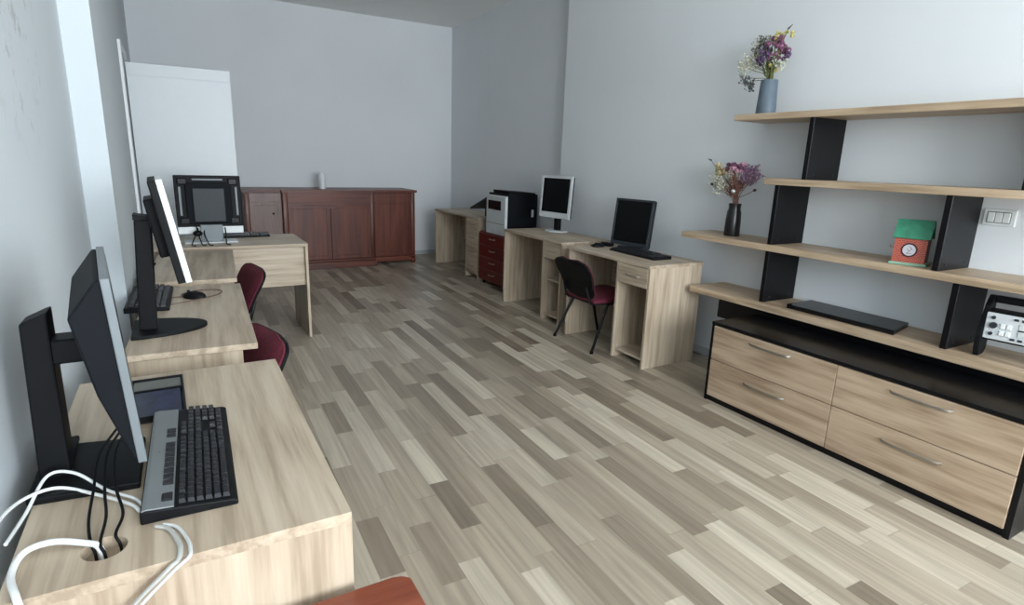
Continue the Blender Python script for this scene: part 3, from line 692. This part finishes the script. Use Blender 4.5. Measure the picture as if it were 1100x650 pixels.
# ------------------------------------------------------------------ keyboards and mice
def keyboard(label, loc, rz, L=.45, D=.16, strip=0., bodymat=PLAS):
    """local: x 0..D towards the sitter, y along the length, sitter at +x has numpad at +y"""
    t = thing('keyboard', label, 'keyboard', loc, rz)
    prof = [(0, 0), (D, 0), (D, .010), (D-.008, .014), (.008, .026), (0, .022)]
    MB().prism(prof, -L/2, L/2, 1, bev=.003).build('body', bodymat, t)
    zt = lambda x: .026-(x-.008)/(D-.016)*.012
    if strip:
        s = MB(); s.prism([(.003, .022), (.003, .027), (.010, .0285), (strip, zt(strip)+.003), (strip, zt(strip))], -L/2+.003, L/2-.003, 1, bev=.001); sp = s.build('top_strip', GREYKB, t)
        k = MB()
        for i in range(11):
            if i in (8,): continue
            y = -L*.32+i*L*.052; k.box(strip*.62, strip*.95, y, y+L*.04, zt(strip)+.002, zt(strip)+.0065, .0015)
        k.box(strip*.62, strip*.95, -L*.45, -L*.39, zt(strip)+.002, zt(strip)+.0065, .002)
        k.sph((strip*.42, 0, zt(strip)+.004), .004, 1, (.7, 1, .5)); k.build('keys', KEY, sp)
    x0 = (strip if strip else .012)+.006; rows = 6; pit = (D-.012-x0)/rows; u = L*.95/22.2
    k = MB()
    def kc(x, y, w):
        z = zt(x+pit/2)
        t_ = bmesh.new(); a = [(x+.001, y+.001), (x+pit-.001, y+.001), (x+pit-.001, y+w-.001), (x+.001, y+w-.001)]
        i_ = .0022; c = [(x+.001+i_*.6, y+.001+i_), (x+pit-.001-i_, y+.001+i_), (x+pit-.001-i_, y+w-.001-i_), (x+.001+i_*.6, y+w-.001-i_)]
        A = [t_.verts.new((p[0], p[1], z-.002)) for p in a]; B = [t_.verts.new((p[0], p[1], z+.0085)) for p in c]
        t_.faces.new(A[::-1]); t_.faces.new(B)
        for q in range(4): t_.faces.new((A[q], A[(q+1) % 4], B[(q+1) % 4], B[q]))
        k._join(t_)
    for r in range(rows):
        x = x0+r*pit; y = -L*.475
        main = {0: [1, -.6, 1, 1, 1, 1, -.4, 1, 1, 1, 1, -.4, 1, 1, 1, 1], 1: [1]*13+[2], 2: [1.5]+[1]*12+[1.5], 3: [1.8]+[1]*11+[2.2], 4: [2.3]+[1]*10+[2.7], 5: [1.4, 1.2, 1.3, 6.2, 1.3, 1.2, 1.0, 1.4]}[r]
        for w in main:
            if w > 0: kc(x, y, w*u)
            y += abs(w)*u
        y = -L*.475+15.4*u
        for q in {0: (0, 1, 2), 1: (0, 1, 2), 2: (0, 1, 2), 3: (), 4: (1,), 5: (0, 1, 2)}[r]: kc(x, y+q*u, u)
        y += 3.4*u
        if r:
            for q in range(4 if r != 5 else 3): kc(x, y+q*u, u)
    k.build('keys', KEY, t)
    return t
keyboard('black keyboard with grey media strip on the nearest desk', (-.104, 1.366, .75), R(-1.5), .475, .163, .055)
keyboard('black keyboard lying by the wall behind the half-round monitor foot', (-.222, 3.02, .75), R(-2), .46, .165)
keyboard('black keyboard behind the silver-stand monitor on the crossways desk', (.42, 5.19, .75), R(-88), .44, .13)
keyboard('black keyboard in front of the low black monitor', (3.135, 3.31, .75), R(178), .52, .175)

def mouse(label, loc, rz):
    t = thing('computer_mouse', label, 'mouse', loc, rz)
    MB().sph((0, 0, .008), .03, 3, (1.75, 1, .85)).build('body', PLAS, t, smooth=True)
    me = t.children[0].data
    for v in me.vertices: v.co.z = max(v.co.z, 0)
    MB().cyl((.026, -.003, .031), (.026, .003, .031), .007, n=12).build('scroll_wheel', CHARC, t)
    return t
m = mouse('black mouse with a brown looped lead on the second desk', (.035, 2.99, .75), R(150))
lead = MB(); lead.tube([(0.05, 0, .006), (.09, .02, .004), (.13, .10, .004), (.07, .19, .004)], .0025, n=6)
lead.tube([(.05, 0, .006), (.085, -.05, .004), (.06, -.14, .004), (-.04, -.16, .004), (-.07, -.06, .004), (.0, .10, .004), (.07, .19, .004)], .0025, n=6)
lead.build('lead', pm('brown_lead', (.13, .08, .07), .6), m, smooth=True)
mouse('black mouse left of the low black monitor', (2.99, 3.745, .75), R(165))
o = MB().box(-.03, .03, -.05, .05, 0, .03, .006, seg=2).build('power_adapter', PLAS); o.location = (3.10, 3.765, .75); o.rotation_euler.z = R(20)
tag(o, 'small black power adapter behind the mouse beside the low black monitor', 'adapter')
o = MB().tube([(3.10, 3.82, .756), (3.11, 3.84, .754), (3.05, 3.85, .754), (2.99, 3.835, .754), (2.96, 3.80, .754)], .004).build('black_lead', PLAS, smooth=True)
tag(lift(o), 'short black lead curled beside the power adapter', 'cable')

# ------------------------------------------------------------------ papers tray and cables on the nearest desk
t = thing('desk_tray', 'low black-rimmed desk tray with navy box behind the grey-strip keyboard', 'tray', (-.092, 1.745, .75), R(1))
b = MB(); b.box(-.065, .065, -.145, .145, 0, .004, .001)
for a in ((-.065, -.060, -.145, .145), (.060, .065, -.145, .145), (-.06, .06, -.145, -.14), (-.06, .06, .14, .145), (-.06, .06, .045, .051)): b.box(*a, .004, .018, .001)
b.build('rim', BLACK, t)
NAVY = pm('navy_print', (.012, .016, .045), .35, var=.9, scale=40)
MB().box(-.056, .056, -.138, .04, .004, .015, .002).build('navy_insert', NAVY, t)
MB().box(-.058, .058, .054, .138, .004, .012, .001).build('grey_floor', pm('tray_grey', (.138, .145, .13), .5), t)

ZD = .754
def cable(label, pts, r, mat, flat=None):
    o = MB().tube(pts, r, n=10, sub=8, flat=flat).build('cable', mat, smooth=True)
    return tag(lift(o), label, 'cable')
cable('thick white cable looping over the near desk edge into the desk hole', [(-.252, .985, .62), (-.255, .984, .72), (-.262, .996, .757), (-.280, 1.06, .757), (-.272, 1.112, .762), (-.235, 1.118, .766), (-.190, 1.104, .758), (-.168, 1.09, .750), (-.162, 1.084, .70)], .0055, CABLEW)
cable('long white cable curving from the wall to under the near keyboard', [(-.322, 1.10, .78), (-.318, 1.21, .78), (-.295, 1.28, .775), (-.25, 1.305, .770), (-.19, 1.265, .762), (-.13, 1.205, .757), (-.08, 1.20, .7545)][:6]+[(-.112, 1.17, .757)], .0034, CABLEW)
cable('second white cable lying behind the first, ending at the monitor foot', [(-.305, 1.16, .757), (-.292, 1.25, .76), (-.27, 1.335, .785), (-.225, 1.325, .785), (-.17, 1.27, .762), (-.125, 1.225, .757), (-.108, 1.19, .757)], .0032, CABLEW)
cable('grey flat cable bending out from under the near keyboard', [(-.085, 1.11, .754), (-.065, 1.09, .754), (-.05, 1.04, .754), (-.048, 1.015, .754), (-.052, .996, .750), (-.07, .985, .742), (-.14, .975, .68), (-.18, .97, .60)], .0033, CABLEG, 1.4)
cable('paler grey cable beside the flat one at the desk edge', [(-.073, 1.11, .754), (-.052, 1.09, .754), (-.036, 1.04, .754), (-.033, 1.01, .754), (-.036, .994, .751), (-.06, .982, .74), (-.12, .972, .69), (-.17, .965, .63)], .003, pm('pale_cable_skin', (.58, .58, .56), .5), 1.2)
for i, (x, y, lb) in enumerate(((-.178, 1.093, 'leftmost black lead running from the monitor into the desk hole'), (-.163, 1.082, 'middle black lead of three going down the desk hole'), (-.142, 1.10, 'rightmost black lead reaching the desk hole beside the keyboard'))):
    cable(lb, [(-.15+.01*i, 1.40, .84), (-.185+.014*i, 1.36, .80), (-.190+.018*i, 1.26, .772), (-.19+.026*i, 1.17, .762), (x-.004, y+.012, .757), (x+.002, y, .74), (x+.004, y-.004, .70)], .0027, PLAS)

# brown table in the foreground
t = thing('side_table', 'red-brown laminate table corner jutting into the bottom edge of the picture', 'table', (.05, .62, 0))
b = MB(); b.prism([(-.30, .30), (.312-.02, .30), (.341, .34), (.341, .951), (.327, .963), (.309, .969), (-.30, .969)], .575, .60, bev=.003); b.build('tabletop', BROWNTOP, t, True)
for x in (-.25, .27):
    for y in (.35, .90): MB().box(x, x+.035, y, y+.035, 0, .575, .002).build('leg', BROWNTOP, t, True)
b = MB(); b.box(-.22, .28, .355, .375, .51, .575, .001); b.box(-.22, .28, .91, .93, .51, .575, .001); b.build('apron', BROWNTOP, t, True)

# ------------------------------------------------------------------ chairs
def shell_pad(pl, th, wf, cx=.0, n=10, m=8, edge=.5):
    """curved pad: pl = list of (x,z) along the height, wf(u) = half width, bowed by cx; thickness th to the +normal"""
    t = bmesh.new(); F = []; Bk = []
    for i in range(n+1):
        u = i/n; s_ = u*(len(pl)-1); q = min(int(s_), len(pl)-2); f = s_-q
        x = pl[q][0]*(1-f)+pl[q+1][0]*f; z = pl[q][1]*(1-f)+pl[q+1][1]*f
        dx = pl[q+1][0]-pl[q][0]; dz = pl[q+1][1]-pl[q][1]; l = math.hypot(dx, dz); nx, nz = dz/l, -dx/l
        fr_, bk_ = [], []
        for j in range(m+1):
            v = -1+2*j/m; y = wf(u)*v; bow = cx*v*v
            e = (1-abs(v)**4)*(1-abs(2*u-1)**6)*edge+(1-edge)
            bk_.append(t.verts.new((x+nx*bow, y, z+nz*bow)))
            fr_.append(t.verts.new((x+nx*(bow+th*e), y, z+nz*(bow+th*e))))
        F.append(fr_); Bk.append(bk_)
    for i in range(n):
        for j in range(m):
            t.faces.new((F[i][j], F[i+1][j], F[i+1][j+1], F[i][j+1])); t.faces.new((Bk[i][j], Bk[i][j+1], Bk[i+1][j+1], Bk[i+1][j]))
        for j in (0, m): t.faces.new((F[i][j], Bk[i][j], Bk[i+1][j], F[i+1][j]))
    for i in (0, n):
        for j in range(m): t.faces.new((F[i][j], F[i][j+1], Bk[i][j+1], Bk[i][j]))
    bmesh.ops.recalc_face_normals(t, faces=t.faces[:])
    mb = MB(); mb._join(t); return mb
def make_chair(label, loc, rz):
    """local: faces +x, origin on the floor under the seat centre"""
    t = thing('visitor_chair', label, 'chair', loc, rz, 'burgundy upholstered visitor chairs')
    def wf(u):   # rounded outline, narrower at the bottom
        w = .165+.055*min(1, u*1.6)
        if u > .70: w *= max(.0, 1-((u-.70)/.315)**3.2)**.42
        if u < .15: w *= .78+.22*u/.15
        return max(w, .05)
    bl = [(-.185, .385), (-.215, .46), (-.25, .55), (-.29, .63), (-.325, .695)]
    br = shell_pad(bl, .040, wf, .012, 18, 14, .75).build('backrest', BURG, t, smooth=True)
    shell_pad([(x-.012, z-.004) for x, z in bl], .016, lambda u: wf(u)+.004, .012, 18, 14, .1).build('back_shell', PLAS, br, smooth=True)
    sw = lambda u: .19+.03*math.sin(math.pi*min(1, u*1.1)) if u < .85 else (.19+.03*math.sin(math.pi*min(1, u*1.1)))*math.sqrt(max(.05, 1-((u-.85)/.2)**2))
    sl = [(-.20, .375), (-.1, .378), (.05, .385), (.16, .392), (.215, .372)]
    s = shell_pad([(x, z) for x, z in sl], -.045, sw, 0., 12, 10).build('seat', BURG, t, smooth=True)
    shell_pad([(x, z-.012) for x, z in sl], -.014, lambda u: sw(u)+.004, 0., 12, 10, .1).build('seat_shell', PLAS, s, smooth=True)
    for sy in (-1, 1):
        y = .21*sy
        MB().tube([(.06, y*.95, .36), (.09, y, .34), (.21, y*1.2, .012)], .011, sub=5).build('leg', BLACK, t, smooth=True)
        MB().tube([(-.06, y*.95, .36), (-.09, y, .34), (-.24, y*1.2, .012)], .011, sub=5).build('leg', BLACK, t, smooth=True)
        MB().tube([(-.03, y*.72, .36), (-.19, y*.72, .365), (-.225, y*.72, .42), (-.25, y*.7, .50)], .010, sub=5).build('back_support', BLACK, t, smooth=True)
    for x in (.21, -.24):
        for sy in (-1, 1): MB().cyl((x, .252*sy, 0), (x, .252*sy, .022), .015, .013, n=14).build('foot_cap', PLAS, t)
    for x in (-.03, .07): MB().tube([(x, -.2, .36), (x, .2, .36)], .010, sub=1).build('crossbar', BLACK, t, smooth=True)
    return t
c3 = make_chair('burgundy chair with black shell pulled up to the right-hand desks', (2.90, 3.575, 0), R(0))
c2 = copy_tree(c3); c2['label'] = 'burgundy chair in the gap beside the nearest desk, back partly hidden'
c2.location = (-.018, 2.43, 0); c2.rotation_euler.z = R(196)
c1 = copy_tree(c3); c1['label'] = 'burgundy chair standing before the crossways desk, farther of the left pair'
c1.location = (.105, 3.98, 0); c1.rotation_euler.z = R(190)

# ------------------------------------------------------------------ light
w = bpy.data.worlds.new('sky'); sc.world = w; w.use_nodes = True
bg = w.node_tree.nodes['Background']; bg.inputs['Color'].default_value = (.80, .88, .95, 1); bg.inputs['Strength'].default_value = 2.0
def area(name, loc, rot, sx_, sy_, e, c):
    l = bpy.data.lights.new(name, 'AREA'); l.shape = 'RECTANGLE'; l.size = sx_; l.size_y = sy_; l.energy = e; l.color = c
    o = bpy.data.objects.new(name, l); col.objects.link(o); o.location = loc; o.rotation_euler = rot; return o
for i, xc in enumerate((.72, 2.52)):
    area('window_daylight', (xc, YF-.02, 1.85), (R(82), 0, 0), 1.55, 1.95, 170, (.885, .95, 1.0))

# ------------------------------------------------------------------ camera (solved from the photograph's vanishing lines)
yaw_, pit_, rol_, f_ = .528120130, .241407945, -.0334534842, 619.645942
cy, sy, cp, sp, cr, sr = math.cos(yaw_), math.sin(yaw_), math.cos(pit_), math.sin(pit_), math.cos(rol_), math.sin(rol_)
fw = Vector((sy*cp, cy*cp, -sp)); rt = Vector((cy, -sy, 0)); dn = fw.cross(rt)
r_ = cr*rt+sr*dn; d_ = -sr*rt+cr*dn
cam = bpy.data.cameras.new('camera'); cam.sensor_width = 36; cam.lens = 36*f_/1100; cam.clip_start = .02
co = bpy.data.objects.new('camera', cam); col.objects.link(co)
Mx = Matrix.Identity(4)
for i in range(3): Mx[i][0] = r_[i]; Mx[i][1] = -d_[i]; Mx[i][2] = -fw[i]
Mx[0][3], Mx[1][3], Mx[2][3] = 0, 0, 1.42
co.matrix_world = Mx
sc.camera = co
sc.view_settings.view_transform = 'Standard'
sc.view_settings.look = 'None'
sc.view_settings.exposure = 0.
